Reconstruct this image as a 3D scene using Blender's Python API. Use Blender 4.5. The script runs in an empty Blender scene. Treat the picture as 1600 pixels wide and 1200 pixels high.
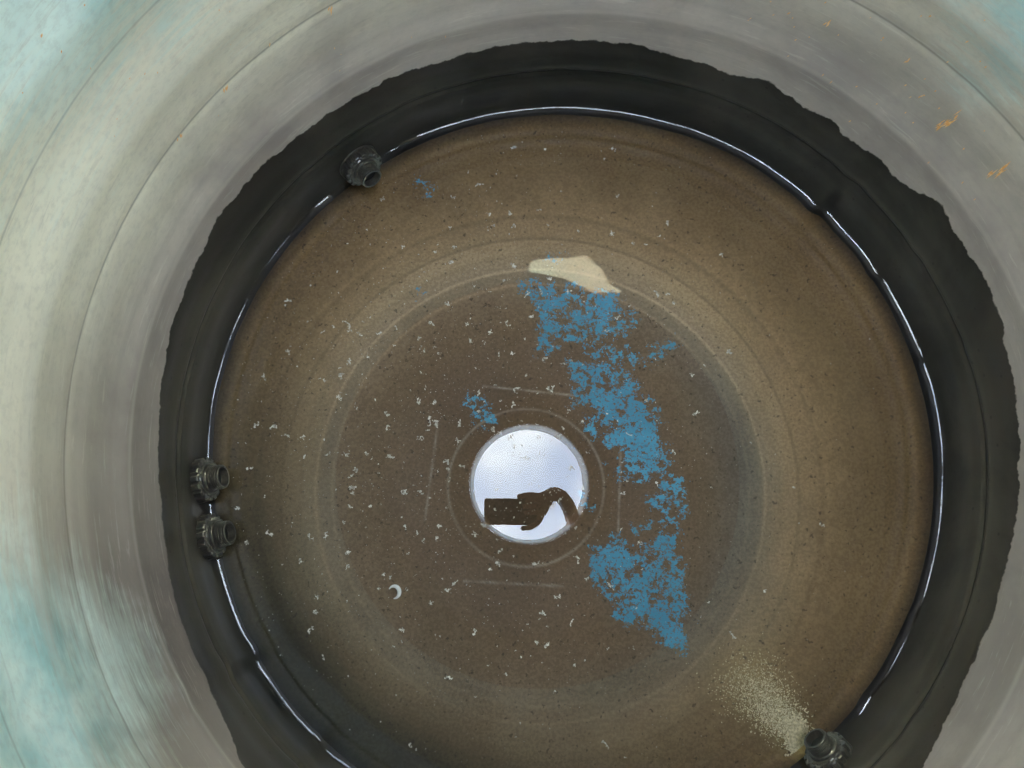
import bpy, math, random
import numpy as np
from mathutils import Matrix, Vector
random.seed(7); rng=np.random.default_rng(7)
C=bpy.context.scene
C.view_settings.view_transform='Standard'; C.view_settings.look='None'
C.view_settings.exposure=0
FP=1160.0
ZF=-.034   # floor level under the water surface (water surface is z=0)
# ---------------------------------------------------------------- camera
CAM=Vector((-.114,-.088,1.0))
RM=Matrix.Rotation(math.radians(-1.48),4,'Y')@Matrix.Rotation(math.radians(9.8),4,'X')
cd=bpy.data.cameras.new('camera'); cam=bpy.data.objects.new('camera',cd); C.collection.objects.link(cam)
cd.sensor_width=36; cd.lens=36*FP/1600; cd.clip_start=.005; cd.clip_end=200
CM=Matrix.Translation(CAM)@RM
cam.matrix_world=CM; C.camera=cam
def survey(u,v,z=ZF):
    """measured point of the photograph laid on the horizontal plane at height z"""
    d=RM.to_3x3()@Vector(((u-800)/FP,-(v-600)/FP,-1))
    t=(z-CAM.z)/d.z
    p=CAM+d*t
    return (p.x,p.y)
# ---------------------------------------------------------------- node helpers
class NT:
    def __init__(s,name):
        s.m=bpy.data.materials.new(name); s.m.use_nodes=True
        s.t=s.m.node_tree; s.n=s.t.nodes; s.n.clear()
        s.out=s.n.new('ShaderNodeOutputMaterial')
    def node(s,k,**kw):
        n=s.n.new(k)
        for a,b in kw.items(): setattr(n,a,b)
        return n
    def link(s,a,b): s.t.links.new(a,b)
    def put(s,sock,v):
        if isinstance(v,bpy.types.NodeSocket): s.link(v,sock)
        elif isinstance(v,(tuple,list)) and len(v)==3 and sock.type=='RGBA': sock.default_value=(*v,1)
        else: sock.default_value=v
    def math(s,op,a,b=0.,c=None,clamp=False):
        n=s.node('ShaderNodeMath',operation=op,use_clamp=clamp); s.put(n.inputs[0],a); s.put(n.inputs[1],b)
        if c is not None: s.put(n.inputs[2],c)
        return n.outputs[0]
    def mix(s,f,a,b,bt='MIX'):
        n=s.node('ShaderNodeMix',data_type='RGBA',blend_type=bt); s.put(n.inputs[0],f); s.put(n.inputs[6],a); s.put(n.inputs[7],b)
        return n.outputs[2]
    def sstep(s,v,a,b,lo=0.,hi=1.):
        n=s.node('ShaderNodeMapRange',interpolation_type='SMOOTHSTEP'); s.put(n.inputs[0],v)
        s.put(n.inputs[1],a); s.put(n.inputs[2],b); s.put(n.inputs[3],lo); s.put(n.inputs[4],hi); return n.outputs[0]
    def noise(s,vec,scale,detail=4,rough=.55,dist=0.):
        n=s.node('ShaderNodeTexNoise'); s.put(n.inputs['Vector'],vec); n.inputs['Scale'].default_value=scale
        n.inputs['Detail'].default_value=detail; n.inputs['Roughness'].default_value=rough; n.inputs['Distortion'].default_value=dist
        return n.outputs[0]
    def coord(s): return s.node('ShaderNodeTexCoord').outputs['Object']
    def attr(s,n,o='Fac'): return s.node('ShaderNodeAttribute',attribute_name=n).outputs[o]
    def scale(s,v,sc,loc=(0,0,0)):
        n=s.node('ShaderNodeMapping'); s.link(v,n.inputs[0]); n.inputs['Scale'].default_value=sc; n.inputs['Location'].default_value=loc; return n.outputs[0]
    def bsdf(s,col,rough=.5,spec=.5,bump=None,bs=.3,bd=.002,**kw):
        p=s.node('ShaderNodeBsdfPrincipled'); s.put(p.inputs['Base Color'],col); s.put(p.inputs['Roughness'],rough)
        s.put(p.inputs['Specular IOR Level'],spec)
        for k,v in kw.items(): s.put(p.inputs[k],v)
        if bump is not None:
            b=s.node('ShaderNodeBump'); b.inputs['Strength'].default_value=bs; b.inputs['Distance'].default_value=bd
            s.put(b.inputs['Height'],bump); s.link(b.outputs[0],p.inputs['Normal'])
        s.link(p.outputs[0],s.out.inputs[0]); return s.m
# ---------------------------------------------------------------- materials
def mat_wall():
    t=NT('silted_tank_plastic'); co=t.coord()
    sx=t.node('ShaderNodeSeparateXYZ'); t.link(co,sx.inputs[0]); z=sx.outputs[2]
    film=t.attr('film'); darken=t.attr('darken'); cream=t.attr('cream'); edge=t.attr('edge')
    n2=t.noise(t.scale(co,(1,1,.5)),45,3,.58)
    e2=t.math('SUBTRACT',z,t.math('ADD',edge,t.math('MULTIPLY_ADD',n2,.022,-.011)))
    dry=t.sstep(e2,-.0014,.0016)
    rings=t.noise(t.scale(co,(.5,.5,40)),1.2,3,.6)
    blot=t.noise(co,4.5,5,.62,.4); fine=t.noise(t.scale(co,(1,1,1.6)),110,4,.7)
    scr=t.noise(t.scale(co,(6,6,70)),3,4,.65,.5)
    low=t.mix(t.sstep(blot,.3,.7),(.37,.325,.305),(.48,.42,.38))
    high=t.mix(cream,(.60,.53,.45),(.93,.86,.69))
    silt=t.mix(t.sstep(t.math('ADD',z,t.math('MULTIPLY_ADD',blot,.12,-.06)),.19,.38),low,high)
    silt=t.mix(t.math('MULTIPLY',t.sstep(rings,.36,.66),.30),silt,t.mix(1.,silt,(1.22,1.21,1.19),'MULTIPLY'))
    silt=t.mix(1.,silt,t.mix(t.math('MULTIPLY',darken,t.sstep(z,.47,.30)),(1,1,1),(.38,.365,.40)),'MULTIPLY')
    silt=t.mix(t.sstep(blot,.52,.38,0.,.35),silt,t.mix(1.,silt,(.74,.73,.74),'MULTIPLY'))
    teal=t.mix(t.sstep(blot,.40,.58),(.30,.58,.60),(.78,.92,.86))
    up=t.math('ADD',z,t.math('MULTIPLY_ADD',blot,.44,-.22))
    up=t.math('ADD',up,t.math('MULTIPLY_ADD',scr,.20,-.10))
    up=t.math('ADD',up,film)
    col=t.mix(t.math('MULTIPLY',t.sstep(up,.34,.56),.90),silt,teal)
    col=t.mix(t.math('MULTIPLY',t.sstep(fine,.42,.72),.20),col,(.30,.26,.23))
    col=t.mix(t.math('MULTIPLY',t.sstep(scr,.58,.68),.16),col,(.92,.90,.80))
    col=t.mix(t.math('MULTIPLY',t.sstep(scr,.42,.32),.16),col,(.28,.25,.24))
    for h,w,a,cc in ((.325,.0024,.50,(.10,.08,.07)),(.455,.0022,.30,(.12,.10,.09)),(.213,.006,.22,(.76,.70,.64)),(.385,.012,.20,(.94,.90,.82)),(.300,.014,.14,(.78,.71,.64)),(.245,.008,.18,(.24,.20,.18))):
        g=t.sstep(t.math('ABSOLUTE',t.math('SUBTRACT',z,h)),0.,w,a,0.); col=t.mix(g,col,cc)
    vo=t.node('ShaderNodeTexVoronoi'); vo.inputs['Scale'].default_value=50; t.link(co,vo.inputs['Vector'])
    wet=t.mix(t.sstep(blot,.40,.60),(.010,.010,.009),(.034,.031,.027))
    wet=t.mix(t.math('MULTIPLY',t.sstep(z,.050,.0),.65),wet,(.006,.006,.0055))
    wet=t.mix(t.sstep(t.math('ABSOLUTE',t.math('SUBTRACT',z,.087)),0.,.0022,.8,0.),wet,(.003,.003,.003))
    wet=t.mix(t.sstep(t.math('ABSOLUTE',t.math('SUBTRACT',z,.098)),0.,.007,.32,0.),wet,(.065,.060,.052))
    wet=t.mix(t.sstep(t.math('ABSOLUTE',t.math('SUBTRACT',z,.062)),0.,.010,.20,0.),wet,(.065,.060,.052))
    wet=t.mix(t.sstep(vo.outputs['Distance'],.08,.12,.7,0.),wet,(.004,.005,.005))
    col=t.mix(dry,wet,col)
    r=t.mix(dry,(.38,.38,.38),(.60,.60,.60))
    sp=t.math('MULTIPLY_ADD',dry,.14,.18)
    return t.bsdf(col,r,sp,fine,.14,.001)
def mat_roof():
    t=NT('dull_roof_plastic'); co=t.coord(); n=t.noise(co,6,2)
    return t.bsdf(t.mix(n,(.20,.19,.17),(.32,.30,.27)),.6,.3)
def mat_collar():
    t=NT('translucent_collar_plastic'); co=t.coord(); n=t.noise(co,30,4)
    c=t.mix(n,(.82,.84,.83),(.93,.93,.90))
    a=t.node('ShaderNodeBsdfTranslucent'); t.link(c,a.inputs[0]); b=t.node('ShaderNodeBsdfDiffuse'); t.link(c,b.inputs[0])
    m=t.node('ShaderNodeMixShader'); m.inputs[0].default_value=.85; t.link(b.outputs[0],m.inputs[1]); t.link(a.outputs[0],m.inputs[2]); t.link(m.outputs[0],t.out.inputs[0]); return t.m
def mat_outer():
    t=NT('blue_tank_plastic'); co=t.coord(); n=t.noise(co,8,3)
    return t.bsdf(t.mix(n,(.03,.16,.34),(.05,.24,.45)),.5,.4)
def mat_floor():
    t=NT('silt_and_reflections_over_blue_floor'); co=t.coord()
    base=t.attr('silt','Color'); bare=t.attr('bare')  # silt colour with reflections and shade painted into it
    n=t.noise(co,105,5,.80,.0); n3=t.noise(co,38,5,.75,.2); grain=t.noise(co,230,2,.7); mot=t.noise(co,7,5,.65)
    v=t.math('ADD',bare,t.math('MULTIPLY_ADD',n,9.5,-4.75))
    v=t.math('ADD',v,t.math('MULTIPLY_ADD',n3,7.5,-3.75))
    blue=t.sstep(v,-.04,.22)
    col=t.mix(t.sstep(mot,.35,.65),base,t.mix(1.,base,(.80,.79,.78),'MULTIPLY'))
    col=t.mix(t.sstep(grain,.40,.62),t.mix(1.,col,(.86,.85,.84),'MULTIPLY'),t.mix(1.,col,(1.10,1.10,1.09),'MULTIPLY'))
    sp=t.sstep(t.noise(co,140,2,.6),.64,.71); col=t.mix(t.math('MULTIPLY',sp,.6),col,(.022,.016,.012))
    bl=t.mix(t.sstep(mot,.40,.60),(.055,.27,.48),(.075,.36,.64))
    bl=t.mix(t.math('MULTIPLY',t.sstep(grain,.54,.62),.70),bl,base)
    col=t.mix(t.math('MULTIPLY',blue,.90),col,bl)
    return t.bsdf(col,.8,.15,mot,.15,.0015)
def mat_water():
    t=NT('still_water')
    fr=t.node('ShaderNodeFresnel'); fr.inputs['IOR'].default_value=1.45
    tr=t.node('ShaderNodeBsdfTransparent'); tr.inputs[0].default_value=(.98,.97,.95,1)
    gl=t.node('ShaderNodeBsdfGlossy'); gl.inputs['Roughness'].default_value=.0; gl.inputs['Color'].default_value=(1,1,1,1)
    mx=t.node('ShaderNodeMixShader'); t.link(fr.outputs[0],mx.inputs[0]); t.link(tr.outputs[0],mx.inputs[1]); t.link(gl.outputs[0],mx.inputs[2])
    t.link(mx.outputs[0],t.out.inputs[0]); return t.m
def mat_plain(name,a,b,sc=40,rough=.5,spec=.5,bump=False):
    t=NT(name); co=t.coord(); n=t.noise(co,sc,3)
    return t.bsdf(t.mix(t.sstep(n,.35,.65),a,b),rough,spec,n if bump else None,.12,.0005)
M_wall,M_roof,M_outer,M_floor,M_water=mat_wall(),mat_roof(),mat_outer(),mat_floor(),mat_water()
M_fit=mat_plain('black_fitting_plastic',(.028,.025,.022),(.056,.050,.044),400,.30,.8,False)
M_bore=mat_plain('dark_bore',(.003,.003,.003),(.01,.01,.01),90,.6)
M_flake=mat_plain('pale_flakes',(.34,.33,.31),(.78,.76,.72),260,.7)
M_yel=mat_plain('yellow_specks',(.60,.51,.33),(.94,.84,.60),300,.8)
M_or=mat_plain('orange_scratch_fibre',(.85,.42,.12),(.98,.66,.30),200,.7)
M_curl=mat_plain('white_plastic_shaving',(.95,.92,.88),(.98,.97,.95),200,.5)
M_phone=mat_plain('black_phone_case',(.012,.012,.013),(.03,.03,.03),60,.4)
M_lens=mat_plain('dark_lens_glass',(.002,.002,.004),(.006,.006,.01),60,.05)
M_skin=mat_plain('skin',(.62,.28,.16),(.74,.38,.24),60,.5)
M_cloth=mat_plain('dark_sleeve_cloth',(.02,.022,.03),(.05,.05,.06),200,.9)
# ---------------------------------------------------------------- mesh helpers
def obj(name,verts,faces,mat,smooth=True,parent=None):
    me=bpy.data.meshes.new(name); me.from_pydata([tuple(map(float,v)) for v in verts],[],faces); me.update()
    if smooth: me.polygons.foreach_set('use_smooth',[True]*len(me.polygons))
    me.materials.append(mat)
    o=bpy.data.objects.new(name,me); C.collection.objects.link(o)
    if parent: o.parent=parent
    return o
def grid_faces(nr,na,flip=False):
    i=np.arange(nr-1)[:,None]; j=np.arange(na)[None,:]; j2=(j+1)%na
    a=i*na+j; b=i*na+j2; c=(i+1)*na+j2; d=(i+1)*na+j
    f=np.stack([a,b,c,d],-1).reshape(-1,4)
    if flip: f=f[:,::-1]
    return f.tolist()
NA=900
TH=np.linspace(0,2*math.pi,NA,endpoint=False)
R0=.498
def ang(u,v):
    p=survey(u,v,0); return math.atan2(p[1],p[0])
def wrap(d): return (d+math.pi)%(2*math.pi)-math.pi
def wallpt(u,v,off=.0015):
    d=RM.to_3x3()@Vector(((u-800)/FP,-(v-600)/FP,-1)); o=CAM
    a=d.x*d.x+d.y*d.y;b=2*(o.x*d.x+o.y*d.y);c=o.x**2+o.y**2-(R0-off-.004)**2
    t=(-b+math.sqrt(b*b-4*a*c))/(2*a); return o+d*t
KINKS=[(ang(510,320),.0008,1),(ang(640,225),.0010,-1),(ang(1290,320),.0034,-1),(ang(1380,430),.0024,-1),(ang(395,1030),.0030,1),(ang(500,1170),.0026,1),(ang(1350,1100),.0012,-1),(ang(1450,560),.0018,1)]
def dents(th):
    r=.0022*np.sin(3*th+1.1)+.0008*np.sin(7*th+.4)+.0005*np.sin(13*th)+.00025*np.sin(31*th+2)
    for a,m,s in KINKS:
        d=wrap(th-a)
        r=r+s*m*d/.03*np.exp(-(d/.035)**2)*1.3
    return r
def rib(h):
    g=lambda c,w,a: a*np.exp(-((h-c)/w)**2)
    return g(.087,.004,.003)+g(.325,.006,.0010)+g(.213,.020,-.003)+g(.262,.025,.002)+g(.385,.022,-.003)+g(.44,.025,.003)+g(.50,.02,-.003)+g(.57,.005,.004)+g(.64,.02,-.006)+g(.74,.02,-.005)+g(.12,.02,.002)+g(.06,.012,-.001)
# ---------------------------------------------------------------- tank
tank=bpy.data.objects.new('water_tank',None); C.collection.objects.link(tank)
tank['label']='round blue plastic water tank, silt-stained inside, nearly empty'; tank['category']='water tank'
hs=np.linspace(-.04,.84,330)
rr=R0+rib(hs)[:,None]+dents(TH)[None,:]*np.clip(1-(hs[:,None]-.0)/.35,.15,1)
V=np.stack([rr*np.cos(TH),rr*np.sin(TH),np.repeat(hs[:,None],NA,1)],-1).reshape(-1,3)
wall=obj('wall',V,grid_faces(len(hs),NA,True),M_wall,parent=tank)
gg=lambda a,w: np.exp(-(wrap(TH-a)/w)**2)
film=-.15+.17*gg(ang(0,0),.36)+.26*gg(ang(1600,0),.26)+.30*gg(ang(0,1150),.30)+.20*gg(ang(1600,1150),.2)
darken=np.clip(1.*gg(math.radians(205),.36)+.3*gg(math.radians(-25),.5)+.15*gg(math.radians(10),.5)+.3*gg(math.radians(180),.3),0,1)  # darkens the lower wall by angle, strongest at lower left
cream=np.clip(gg(math.radians(164),.52)+.5*gg(math.radians(120),.4)+.40*gg(math.radians(50),.40),0,1)
EP=[(870,65),(785,74),(700,95),(655,112),(600,130),(540,166),(480,205),(440,240),(400,270),(375,305),(340,345),(325,385),(300,430),(286,470),(265,520),(262,570),(252,620),(250,720),(258,830),(275,930),(300,1010),(345,1100),(385,1200),(1000,72),(1060,90),(1100,100),(1142,124),(1180,122),(1208,130),(1228,150),(1262,172),(1296,184),(1318,216),(1362,240),(1400,285),(1438,303),(1472,320),(1484,360),(1508,392),(1530,420),(1560,500),(1566,540),(1580,600),(1588,700),(1585,800),(1578,850),(1560,900),(1548,960),(1530,1000),(1500,1070),(1480,1110),(1440,1200)]
ea=[];eh=[]
for p in EP:
    q=wallpt(p[0],p[1],-.002); ea.append(math.atan2(q.y,q.x)%(2*math.pi)); eh.append(q.z)
o_=np.argsort(ea); ea=np.array(ea)[o_]; eh=np.array(eh)[o_]
edge=np.interp(TH,np.concatenate([ea[-1:]-2*math.pi,ea,ea[:1]+2*math.pi]),np.concatenate([eh[-1:],eh,eh[:1]]))
kk=np.exp(-(np.arange(-8,9)/3.5)**2); kk/=kk.sum()
edge=np.convolve(np.concatenate([edge[-8:],edge,edge[:8]]),kk,'valid')
for nm,ar in (('film',film),('darken',darken),('cream',cream),('edge',edge)):
    at=wall.data.attributes.new(nm,'FLOAT','POINT'); at.data.foreach_set('value',np.tile(ar,len(hs)).astype(np.float32))
def lathe(name,prof,mat,na=180,parent=None,flip=False):
    th=np.linspace(0,2*math.pi,na,endpoint=False)
    V=np.array([[r*math.cos(t),r*math.sin(t),z] for r,z in prof for t in th])
    return obj(name,V,grid_faces(len(prof),na,flip),mat,parent=parent)
prof=[(R0-.001,.839),(.494,.87),(.488,.90),(.478,.925),(.470,.945),(.45,.985),(.425,1.035),(.415,1.045),(.405,1.07),(.35,1.175),(.30,1.25),(.262,1.295),(.250,1.308),(.243,1.305),(.236,1.308),(.215,1.318),(.187,1.33)]
def smoothp(p,n=4):
    out=[]
    for i in range(len(p)-1):
        p0=p[max(i-1,0)];p1=p[i];p2=p[i+1];p3=p[min(i+2,len(p)-1)]
        for k in range(n):
            t=k/n
            out.append(tuple(.5*((2*p1[c])+(-p0[c]+p2[c])*t+(2*p0[c]-5*p1[c]+4*p2[c]-p3[c])*t*t+(-p0[c]+3*p1[c]-3*p2[c]+p3[c])*t**3) for c in (0,1)))
    out.append(p[-1]); return out
lathe('roof',smoothp(prof),M_roof,parent=tank,flip=True)
lathe('manhole_collar',[(.1865,1.327),(.183,1.330),(.180,1.338),(.178,1.365),(.1745,1.395),(.176,1.401),(.185,1.403)],mat_collar(),parent=tank,flip=True)
outer=[(.0,-.09),(.46,-.09),(.515,-.07),(.520,-.05),(.520,.84),(.515,.88),(.505,.92),(.49,.95),(.44,1.06),(.37,1.19),(.31,1.27),(.275,1.315),(.25,1.328),(.1875,1.334)]
lathe('outer_shell',outer,M_outer,parent=tank)
# added lid out of view, its ragged opening masks the sun to one patch
LR=.27; LA=math.radians(-8.6); na=120
rot=lambda x,y:(x*math.cos(LA)-y*math.sin(LA),x*math.sin(LA)+y*math.cos(LA))
sun_mask_opening=[(833,412),(852,402),(880,400),(900,396),(916,400),(928,413),(940,421),(966,428),(950,441),(930,451),(905,447),(885,440),(860,436),(838,428)]  # opening outline follows the sun patch it lets through
DH=-.052
pa=[];pr_=[]
for u,v in sun_mask_opening:
    dx=(u-889)/120*.215; dh=(v-424)/52*.235; pa.append(math.atan2(dh,dx)%(2*math.pi)); pr_.append(math.hypot(dx,dh))
o_=np.argsort(pa); pa=np.array(pa)[o_]; pr_=np.array(pr_)[o_]
lang=np.linspace(0,2*math.pi,na,endpoint=False)
pin=np.interp(lang,np.concatenate([pa[-1:]-2*math.pi,pa,pa[:1]+2*math.pi]),np.concatenate([pr_[-1:],pr_,pr_[:1]]))
lid_v=[]
prl=[('p',.010),('p',0.),(LR-.02,.0),(LR-.005,.004),(LR,.012),(LR,.03),(LR-.007,.032),(LR-.01,.018),(LR-.03,.012),('p',.010)]
for r,z in prl:
    for k in range(na):
        a=lang[k]; q=pin[k] if r=='p' else r
        x,y=rot(q*math.cos(a),-.214-z); lid_v.append((x,y,1.405+LR+q*math.sin(a)+(DH if r=='p' else 0)))
lid=obj('sun_mask_lid',lid_v,grid_faces(len(prl),na),M_outer,False,parent=tank)
lid['label']='added upright blue lid out of view, ragged opening shapes the sun patch'
def box(name,c,s,mat,parent=None,bev=.002):
    x,y,z=s; v=[(c[0]+i*x/2,c[1]+j*y/2,c[2]+k*z/2) for i in(-1,1) for j in(-1,1) for k in(-1,1)]
    v=[(*rot(p[0],p[1]),p[2]) for p in v]
    f=[(0,1,3,2),(4,6,7,5),(0,4,5,1),(2,3,7,6),(0,2,6,4),(1,5,7,3)]
    o=obj(name,v,f,mat,False,parent); b=o.modifiers.new('b','BEVEL'); b.width=bev; b.segments=3; return o
hn=box('sun_mask_hinge',(0,-.207,1.392),(.07,.040,.022),M_fit,tank,.004)  # hinge of the added lid
# floor
nr=230
rad=np.linspace(0.0006,.4985,nr)
FX=(rad[:,None]*np.cos(TH)).ravel(); FY=(rad[:,None]*np.sin(TH)).ravel()
c2=survey(847,758); K=(1-ZF)/FP
rp=np.hypot(FX-c2[0],FY-c2[1])/K
th2=np.arctan2(FY-c2[1],FX-c2[0])
c3=survey(822,760); r3=np.hypot(FX-c3[0],FY-c3[1])/K
FZ=ZF+.0008*np.sin(rp*.03)+np.clip((rad-.475)/.023,0,1).repeat(NA)**2*.014
def rgb(*c): return np.array([((x/255)/12.92 if x<10 else (((x/255)+.055)/1.055)**2.4) for x in c])
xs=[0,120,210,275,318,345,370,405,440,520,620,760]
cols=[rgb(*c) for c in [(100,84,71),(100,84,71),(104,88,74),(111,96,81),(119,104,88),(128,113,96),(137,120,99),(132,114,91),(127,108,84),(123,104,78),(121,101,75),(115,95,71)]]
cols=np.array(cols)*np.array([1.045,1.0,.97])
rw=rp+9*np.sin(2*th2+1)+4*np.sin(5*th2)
S=np.stack([np.interp(rw,xs,cols[:,k]) for k in range(3)],-1)  # dark centre and lighter outer zone paint the roof and wall reflections
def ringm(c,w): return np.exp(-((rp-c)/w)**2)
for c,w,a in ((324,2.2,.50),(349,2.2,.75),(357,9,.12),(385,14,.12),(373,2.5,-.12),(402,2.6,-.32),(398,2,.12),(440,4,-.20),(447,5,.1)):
    S*= (1+a*ringm(c,w)*(.6+.4*np.cos(th2-1.3)))[:,None]  # painted rings stand in for reflected wall ribs and roof shoulder
S+=(.15*np.exp(-((r3-121)/1.9)**2)*(.75+.25*np.sin(3*th2)))[:,None]  # painted pale ring for the reflected roof lip
S*=(1-.50*np.clip((84-r3)/8,0,1))[:,None]  # painted darkening below the manhole reflection, deepens the phone and arm silhouette
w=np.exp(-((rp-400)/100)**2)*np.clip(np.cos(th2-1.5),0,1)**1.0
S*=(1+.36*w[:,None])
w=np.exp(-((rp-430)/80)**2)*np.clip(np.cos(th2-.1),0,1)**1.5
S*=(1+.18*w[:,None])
e=np.exp(-((rp-310)/44)**2)*np.clip(np.cos(th2-.1),0,1)**2.0
S=S*(1-.7*e[:,None])+e[:,None]*.7*rgb(94,89,86)  # painted grey sheen on the right of the inner ring
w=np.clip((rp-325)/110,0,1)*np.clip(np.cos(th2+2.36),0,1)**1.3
S=S*(1-.92*w[:,None])+.92*w[:,None]*rgb(42,48,41)  # painted shadow over the lower-left outer floor
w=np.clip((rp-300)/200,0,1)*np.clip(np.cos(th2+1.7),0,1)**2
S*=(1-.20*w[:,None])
S*=(1-.75*np.clip((rad-.482)/.015,0,1).repeat(NA))[:,None]  # rim darkened in place of the dark wall reflected in the meniscus
def segd(px,py,a,b):
    ax,ay=a;bx,by=b; dx,dy=bx-ax,by-ay; t=np.clip(((px-ax)*dx+(py-ay)*dy)/(dx*dx+dy*dy),0,1)
    return np.hypot(px-ax-t*dx,py-ay-t*dy)
for a,b,s in (((970,700),(966,830),.9),((684,662),(664,812),.8),((755,603),(900,618),1.1),((725,908),(880,916),.8)):
    d=segd(FX,FY,survey(*a),survey(*b)); S+= (np.exp(-(d/.0014)**2)*s*.17*(.7+.3*np.sin(FX*160+FY*130)))[:,None]  # painted light lines for the reflected square on the roof
a_=survey(1268,1180); b_=survey(1172,1062); d=segd(FX,FY,a_,b_)
tt=np.clip(((FX-a_[0])*(b_[0]-a_[0])+(FY-a_[1])*(b_[1]-a_[1]))/((b_[0]-a_[0])**2+(b_[1]-a_[1])**2),0,1)
g=np.exp(-(d/(.014+.026*tt))**2)*(1-.60*tt)*.78
S=S*(1-g[:,None])+g[:,None]*rgb(205,184,138)
polys=[([(806,434),(870,440),(940,450),(985,480),(992,515),(960,532),(920,522),(885,548),(860,556),(832,550),(846,520),(826,485)],1.1),
([(878,560),(930,562),(975,572),(1000,600),(1030,640),(1046,700),(1036,740),(1000,752),(965,720),(935,690),(930,650),(892,636),(900,600)],1.6),
([(995,556),(1055,522),(1062,540),(1008,576)],1.2),([(960,525),(1000,560),(985,575),(930,560),(900,545)],.4),([(1030,690),(1048,700),(1050,760),(1036,760)],1.3),
([(1008,780),(1044,762),(1052,748),(1069,745),(1069,798),(1020,797)],1.4),([(1040,795),(1066,795),(1066,830),(1030,830)],.3),
([(918,850),(965,832),(990,862),(1040,822),(1067,828),(1069,940),(1080,1018),(1056,1022),(1010,988),(980,976),(935,935),(922,890)],1.45),
([(725,608),(748,606),(776,660),(752,664),(728,642)],1.2),([(648,284),(682,286),(682,302),(655,300)],.6),([(845,392),(880,394),(880,404),(848,404)],.4),([(940,700),(1000,745),(985,755),(950,735)],.4),([(641,454),(666,454),(666,470),(643,470)],1.0),([(895,630),(935,640),(950,700),(925,690)],.5),([(906,773),(926,773),(926,792),(906,792)],1.2),([(985,822),(1020,812),(1024,826),(990,832)],.8)]
bare=np.full(FX.shape,-9.)
for P,amp in polys:
    Q=[survey(*p) for p in P]; d=np.full(FX.shape,9.); ins=np.zeros(FX.shape,bool)
    for k in range(len(Q)):
        a=Q[k];b=Q[(k+1)%len(Q)]; d=np.minimum(d,segd(FX,FY,a,b))
        cr=((a[1]>FY)!=(b[1]>FY))&(FX<(b[0]-a[0])*(FY-a[1])/((b[1]-a[1])+1e-12)+a[0]); ins^=cr
    sd=np.where(ins,d/.013,-d/.005)
    bare=np.maximum(bare,np.clip(sd,-9,1)*np.where(sd>0,amp,1)*.70-.54)
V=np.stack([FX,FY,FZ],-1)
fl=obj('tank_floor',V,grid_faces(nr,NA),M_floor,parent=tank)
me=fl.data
at=me.attributes.new('silt','FLOAT_COLOR','POINT'); at.data.foreach_set('color',np.concatenate([S,np.ones((len(S),1))],1).astype(np.float32).ravel())  # silt tone including the painted reflections and shadow
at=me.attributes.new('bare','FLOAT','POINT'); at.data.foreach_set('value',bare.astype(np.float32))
# orange scratches on the wall
sv=[];sf=[]
SC=[(1562,265,44,7,1.3),(1490,185,36,7,1.3),(1478,190,30,5,1.2),(1290,38,22,5,1.2),(1240,28,8,1,1),(522,12,22,5,1.2),(350,140,14,4,1.2),(282,214,14,4,1.2),(1418,95,12,3,1.2),(1440,150,10,3,1.2),(1470,195,16,3,1),(700,55,10,1,1),(1170,30,8,2,1),(640,60,8,1,1),(1380,60,10,2,1),(420,70,10,2,1),(60,60,14,2,1)]
for k in range(50): SC.append((random.uniform(1180,1590),random.uniform(5,330),random.uniform(6,14),1,1.))
for k in range(36): SC.append((random.uniform(20,640),random.uniform(5,500),random.uniform(5,10),1,.8))
for (u,v,Ln,n,wd) in SC:
    q=wallpt(u,v)
    i0=np.interp(math.atan2(q.y,q.x)%(2*math.pi),TH,edge)
    if q.z<i0+.03: continue
    for k in range(n):
        uu=u+random.uniform(-.4,.4)*Ln; vv=v-(uu-u)*.6+random.uniform(-.15,.15)*Ln; l=Ln*random.uniform(.3,.7); an=math.radians(random.uniform(25,50)) if u>800 else math.radians(random.uniform(60,110))
        a=wallpt(uu-l*math.cos(an)/2,vv+l*math.sin(an)/2,.003); b=wallpt(uu+l*math.cos(an)/2,vv-l*math.sin(an)/2,.003); w=.0010*wd
        m=(a+b)/2; s=(b-a).normalized().cross(Vector((-m.x,-m.y,0)).normalized())*w
        i=len(sv); sv+=[a,m+s*random.uniform(.4,1),b,m-s*random.uniform(.3,1)]; sf.append((i,i+1,i+2,i+3))
o=obj('wall_scratch',sv,sf,M_or,False,tank); o['kind']='stuff'; o['label']='scattered short orange scratches on the silted wall'
# ---------------------------------------------------------------- water
rwall=R0+rib(np.array([0.]))[0]+dents(TH)
A=.016; PM=31
P=[]
W0=A*math.sin(math.radians(PM))
for k in np.linspace(0,1,30): P.append(((rwall-W0)*max(k,.001),0.))
for ph in np.radians(np.linspace(1,PM,32)): P.append((rwall-W0+A*math.sin(ph),A-A*math.cos(ph)))
V=np.concatenate([np.stack([r*np.cos(TH),r*np.sin(TH),np.full(NA,z)],-1) for r,z in P])
wt=obj('water',V,grid_faces(len(P),NA),M_water); wt['kind']='structure'; wt['label']='shallow still clear water in the tank bottom'; wt['category']='water'
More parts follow.
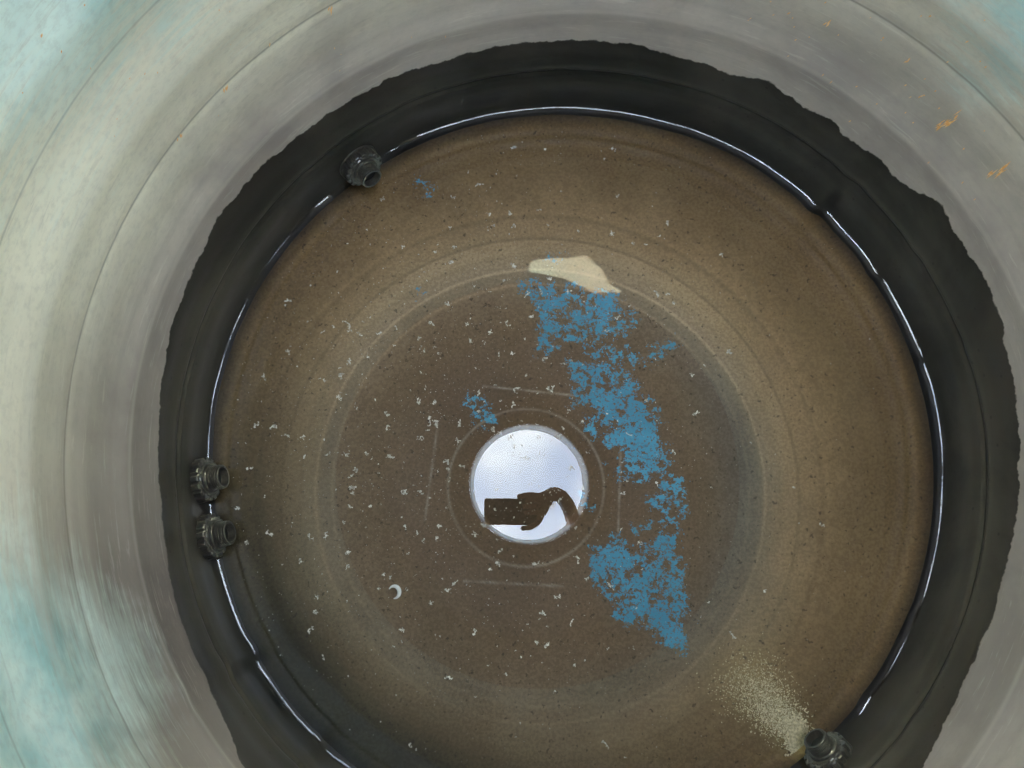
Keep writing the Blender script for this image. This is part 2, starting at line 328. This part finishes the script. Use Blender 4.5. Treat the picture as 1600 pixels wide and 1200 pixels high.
# ---------------------------------------------------------------- flakes
fv=[];ff=[]
def blob(x,y,r,z=.0012,el=1.8):
    n=random.choice((5,6,7)); i=len(fv); a0=random.random()*6.28; ao=random.random()*3.14
    zz=z+random.uniform(0,.0005); e=random.uniform(1,el)
    for k in range(n):
        q=r*random.uniform(.35,1.4); a=a0+6.283*k/n; px=q*math.cos(a)*e; py=q*math.sin(a)/e
        fv.append((x+px*math.cos(ao)-py*math.sin(ao),y+px*math.sin(ao)+py*math.cos(ao),zz))
    ff.append(tuple(range(i,i+n)))
def flake_pos():
    while True:
        u=random.gauss(690,250); v=random.gauss(620,270)
        p=survey(u,v,0)
        if math.hypot(*p)<.47 and -100<u<1500: return p
def cluster(x,y,s,n):
    pts=[(x,y)]; a=random.random()*6.28; cv=random.uniform(-.9,.9)
    for j in range(n):
        if random.random()<.5: bx,by=random.choice(pts); a=random.random()*6.28
        else: bx,by=pts[-1]; a+=cv+random.uniform(-.9,.9)
        q=.0013*s; pts.append((bx+q*math.cos(a),by+q*math.sin(a)))
    for bx,by in pts: blob(bx,by,.00092*s*random.uniform(.3,1.4))
for k in range(220):
    x,y=flake_pos(); cluster(x,y,random.uniform(.45,.85),random.randint(1,6))
for k in range(170):
    x,y=flake_pos(); cluster(x,y,random.uniform(.8,1.25),random.randint(6,17))
for u,v,n,s in ((398,664,14,1.3),(452,682,10,1.1),(547,562,12,1.1),(845,328,8,1.),(905,362,8,1.),(655,768,12,1.1),(636,920,9,1.),(950,1170,10,1.2),(704,1060,12,1.2),(497,935,8,1.1),(848,958,12,1.2),(895,966,8,1.),(548,765,14,1.2),(736,535,14,1.1),(880,670,8,1.)):
    x,y=survey(u,v,0); cluster(x,y,s,n)
for k in range(3400):
    x,y=flake_pos(); blob(x,y,random.uniform(.00015,.0005)*(1.7 if random.random()<.12 else 1),el=2.2)
for k in range(28):
    u=823+random.gauss(0,38); v=735+random.gauss(0,34); x,y=survey(u,v,0)
    for j in range(random.randint(1,4)): blob(x+random.uniform(-1,1)*.002,y+random.uniform(-1,1)*.002,.0008)
o=obj('floating_flakes',fv,ff,M_flake,False); o['kind']='stuff'; o['label']='pale grey scum flakes scattered over the still water'; o['category']='flakes'
fv=[];ff=[]
ZY=ZF+.004
for k in range(6500):
    t=random.random()**.9; w=12+46*t
    u=1266-98*t+random.gauss(0,w*.5); v=1178-118*t+random.gauss(0,w*.40)
    x,y=survey(u,v,ZY)
    if math.hypot(x,y)<.487: blob(x,y,random.uniform(.0002,.0008)*(1.5-.5*t),ZY)
for k in range(420):
    x,y=survey(1246+random.gauss(0,9),1152+random.gauss(0,17),ZY); blob(x,y,.0018,ZY)
o=obj('yellow_sediment',fv,ff,M_yel,False); o['kind']='stuff'; o['label']='pale yellow grains fanned out on the floor below a fitting'; o['category']='sediment'
def tube(name,pts,rad,mat,n=10,parent=None,closed=False):
    vs=[];fs=[]; N=len(pts)
    for i,p in enumerate(pts):
        p=Vector(p); t=(Vector(pts[min(i+1,N-1)])-Vector(pts[max(i-1,0)])).normalized()
        up=Vector((0,0,1)) if abs(t.z)<.9 else Vector((1,0,0)); s=t.cross(up).normalized(); q=s.cross(t)
        for k in range(n):
            a=6.28318*k/n; vs.append(p+(s*math.cos(a)+q*math.sin(a))*(rad[i] if hasattr(rad,'__len__') else rad))
    for i in range(N-1):
        for k in range(n): fs.append((i*n+k,i*n+(k+1)%n,(i+1)*n+(k+1)%n,(i+1)*n+k))
    fs.append(tuple(range(n))[::-1]); fs.append(tuple((N-1)*n+k for k in range(n)))
    return obj(name,vs,fs,mat,True,parent)
cx,cy=survey(616,925,0)
pts=[];rd=[]
for k in range(21):
    a=math.radians(150-k*12); pts.append((cx+.0072*math.cos(a),cy+.0078*math.sin(a),.004)); rd.append(.0004+.0023*math.sin(math.pi*(k+.3)/21))
cu=tube('plastic_shaving',pts,rd,M_curl); cu['label']='small white curled plastic shaving floating on the water'; cu['category']='shaving'
# ---------------------------------------------------------------- fittings
def make_fitting():
    e=bpy.data.objects.new('pipe_fitting',None); C.collection.objects.link(e)
    def rev(name,prof,n,mod=None,mat=M_fit,smooth=False):
        vs=[]
        for x,r in prof:
            for k in range(n):
                a=2*math.pi*k/n; q=r if mod is None else mod(x,r,k,a)
                vs.append((x,q*math.cos(a),q*math.sin(a)))
        o=obj(name,vs,grid_faces(len(prof),n),mat,smooth,e); return o
    rev('flange',[(-.006,.0),(-.006,.0295),(.002,.0295),(.0035,.028),(.0035,.0)],48)
    def nutmod(x,r,k,a):
        if r<.0235: return r
        return r*(1.0 if (k%6) in (0,1,2,3) else .89)
    rev('nut',[(.0036,.012),(.0036,.0272),(.0045,.0284),(.0150,.0284),(.0164,.0272),(.0164,.0235),(.0178,.0225),(.0182,.0215),(.0182,.0145)],96,nutmod)
    rev('shoulder',[(.0183,.0),(.0183,.0190),(.0205,.0188),(.0215,.0178),(.0215,.0)],40)
    th=[(.0216,.011)]
    x=.0216
    while x<.0335:
        th+=[(x,.0145),(x+.0008,.0158),(x+.0014,.0158),(x+.0022,.0145)]; x+=.0030
    th+=[(x,.0150),(x+.0016,.0150),(x+.0020,.0146),(x+.002,.0122),(x-.012,.0116)]
    rev('threaded_stub',th,40)
    xi=x-.008
    rev('bore',[(xi,.0),(xi,.0115)],40,mat=M_bore)
    return e
base=make_fitting(); parts=list(base.children)
specs=[((567,270),.028,0),((327,752),.026,1),((335,838),.024,2),((1287,1178),.026,3)]
for i,(uv,h,s) in enumerate(specs):
    e=base if i==0 else base.copy()
    if i:
        C.collection.objects.link(e)
        for p in parts:
            q=p.copy(); q.parent=e; C.collection.objects.link(q)
    a=ang(*uv)
    e.matrix_world=Matrix.Translation((R0*math.cos(a)*.996,R0*math.sin(a)*.996,h))@Matrix.Rotation(a+math.pi+(0,.06,-.05,.04)[i],4,'Z')@Matrix.Rotation(-.18,4,'Y')@Matrix.Rotation(s*.3,4,'X')
    e['label']=['black threaded pipe fitting bolted through wall at waterline','black pipe fitting set close beside another at the waterline','black pipe fitting set close beside another at the waterline','black pipe fitting above a fan of pale yellow grains'][i]
    e['category']='pipe fitting'; e['group']='pipe fittings around the waterline'
# ---------------------------------------------------------------- phone
ph=bpy.data.objects.new('phone',None); C.collection.objects.link(ph); ph.matrix_world=CM
ph['label']='black smartphone held face up in a hand over the tank'; ph['category']='phone'
def slab(name,x0,x1,y0,y1,z0,z1,r,mat,par):
    vs=[];n=8
    ring=[]
    for cx,cy,a0 in ((x1-r,y1-r,0),(x0+r,y1-r,90),(x0+r,y0+r,180),(x1-r,y0+r,270)):
        for k in range(n+1):
            a=math.radians(a0+90*k/n); ring.append((cx+r*math.cos(a),cy+r*math.sin(a),cx,cy))
    m=len(ring)
    lay=[(z0,.0015),(z0+.0015,0),(z1-.0015,0),(z1,.0015)]
    for z,ins in lay:
        for x,y,cx,cy in ring:
            d=Vector((x-cx,y-cy)).normalized()*ins; vs.append((x-d.x,y-d.y,z))
    fs=grid_faces(4,m); fs.append(tuple(range(m))[::-1]); fs.append(tuple(3*m+k for k in range(m)))
    return obj(name,vs,fs,mat,False,par)
slab('body',-.022,.118,-.032,.038,.0045,.0125,.006,M_phone,ph)
slab('screen',-.018,.114,-.028,.034,.0127,.0140,.005,M_lens,ph)
slab('camera_bump',-.016,.016,-.016,.016,.0005,.0044,.006,M_phone,ph)
# ---------------------------------------------------------------- arm and hand
def L(x,y,z): return CM@Vector((x,y,z))
W=lambda x,y,z: CAM+Vector((x,y,z))
jv=[];je=[];jr=[]
def J(p,r,par=None):
    jv.append(p); jr.append(r); i=len(jv)-1
    if par is not None: je.append((par,i))
    return i
root=J(W(.62,-.30,.66),.045)
a=J(W(.50,-.21,.56),.040,root); a=J(W(.39,-.13,.48),.036,a); a=J(W(.315,-.075,.445),.032,a); el=J(W(.262,-.036,.405),.027,a)
f1=J(W(.242,-.004,.32),.024,el); f15=J(W(.224,.024,.25),.023,f1); f2=J(W(.200,.046,.18),.022,f15); wr=J(W(.168,.054,.11),.020,f2)
pm=J(L(.142,.036,.058),.022,wr); pm2=J(L(.130,.018,.034),.024,pm)
for k,(y,l) in enumerate(((.032,.052),(.016,.060),(-.001,.056))):
    b=J(L(.132,y*.8,.014),.009,pm2)
    b=J(L(.127,y,-.002),.0085,b); b=J(L(.116-.25*(l-.05),y,-.0072),.0080,b); b=J(L(.138-l,y-.002,-.0060),.0072,b)
b=J(L(.130,-.010,.016),.009,pm2); b=J(L(.118,-.030,.006),.0085,b); b=J(L(.098,-.040,.004),.0080,b); b=J(L(.074,-.042,.006),.0070,b)
t=J(L(.128,.048,.034),.011,pm); t=J(L(.104,.051,.022),.0095,t); t=J(L(.066,.044,.0205),.0080,t)
me=bpy.data.meshes.new('person'); me.from_pydata([tuple(v) for v in jv],je,[]); me.update(); me.materials.append(M_skin)
pe=bpy.data.objects.new('person',me); C.collection.objects.link(pe)
sk=pe.modifiers.new('skin','SKIN'); sk.use_smooth_shade=True
for i,v in enumerate(me.skin_vertices[0].data): v.radius=(jr[i],jr[i]); v.use_root=(i==0)
sb=pe.modifiers.new('sub','SUBSURF'); sb.levels=2; sb.render_levels=2
pe['label']='bare forearm and hand in dark sleeve holding a phone'; pe['category']='person'
slp=[Vector(W(.64,-.315,.68)),Vector(jv[1]),Vector(W(.37,-.117,.470))]
sp=[]
for i in range(len(slp)-1):
    for k in range(6): sp.append(slp[i].lerp(slp[i+1],k/6))
sp.append(slp[-1])
tube('sleeve',sp,[.058-.012*(i/len(sp))+.002*math.sin(i*1.9) for i in range(len(sp))],M_cloth,24,pe)
# ---------------------------------------------------------------- light
sd=Vector((.076,.50,-.63)).normalized()
sun=bpy.data.lights.new('sun','SUN'); sun.energy=980; sun.angle=math.radians(.5); sun.color=(1,.82,.58)
so=bpy.data.objects.new('sun',sun); C.collection.objects.link(so); so.rotation_euler=sd.to_track_quat('-Z','Y').to_euler(); so.location=(0,-2,4)
w=bpy.data.worlds.new('World'); C.world=w; w.use_nodes=True; nt=w.node_tree; nn=nt.nodes; bg=nn['Background']
sky=nn.new('ShaderNodeTexSky'); sky.sky_type='NISHITA'; sky.sun_disc=False
el_=math.asin(-sd.z); sky.sun_elevation=el_; sky.sun_rotation=math.atan2(-sd.x,-sd.y)
tc=nn.new('ShaderNodeTexCoord'); no=nn.new('ShaderNodeTexNoise'); no.inputs['Scale'].default_value=6; no.inputs['Detail'].default_value=3
nt.links.new(tc.outputs['Generated'],no.inputs['Vector'])
mr=nn.new('ShaderNodeMapRange'); mr.interpolation_type='SMOOTHSTEP'; mr.inputs[1].default_value=.36; mr.inputs[2].default_value=.66; mr.inputs[3].default_value=.35; mr.inputs[4].default_value=.95
nt.links.new(no.outputs[0],mr.inputs[0])
mx=nn.new('ShaderNodeMix'); mx.data_type='RGBA'; nt.links.new(mr.outputs[0],mx.inputs[0]); nt.links.new(sky.outputs[0],mx.inputs[6]); mx.inputs[7].default_value=(4.4,4.8,5.1,1)
nt.links.new(mx.outputs[2],bg.inputs[0]); bg.inputs[1].default_value=5.8
pl=bpy.data.lights.new('sky_portal','AREA'); pl.shape='DISK'; pl.size=.365; pl.cycles.is_portal=True
po=bpy.data.objects.new('sky_portal',pl); C.collection.objects.link(po); po.location=(0,0,1.405)
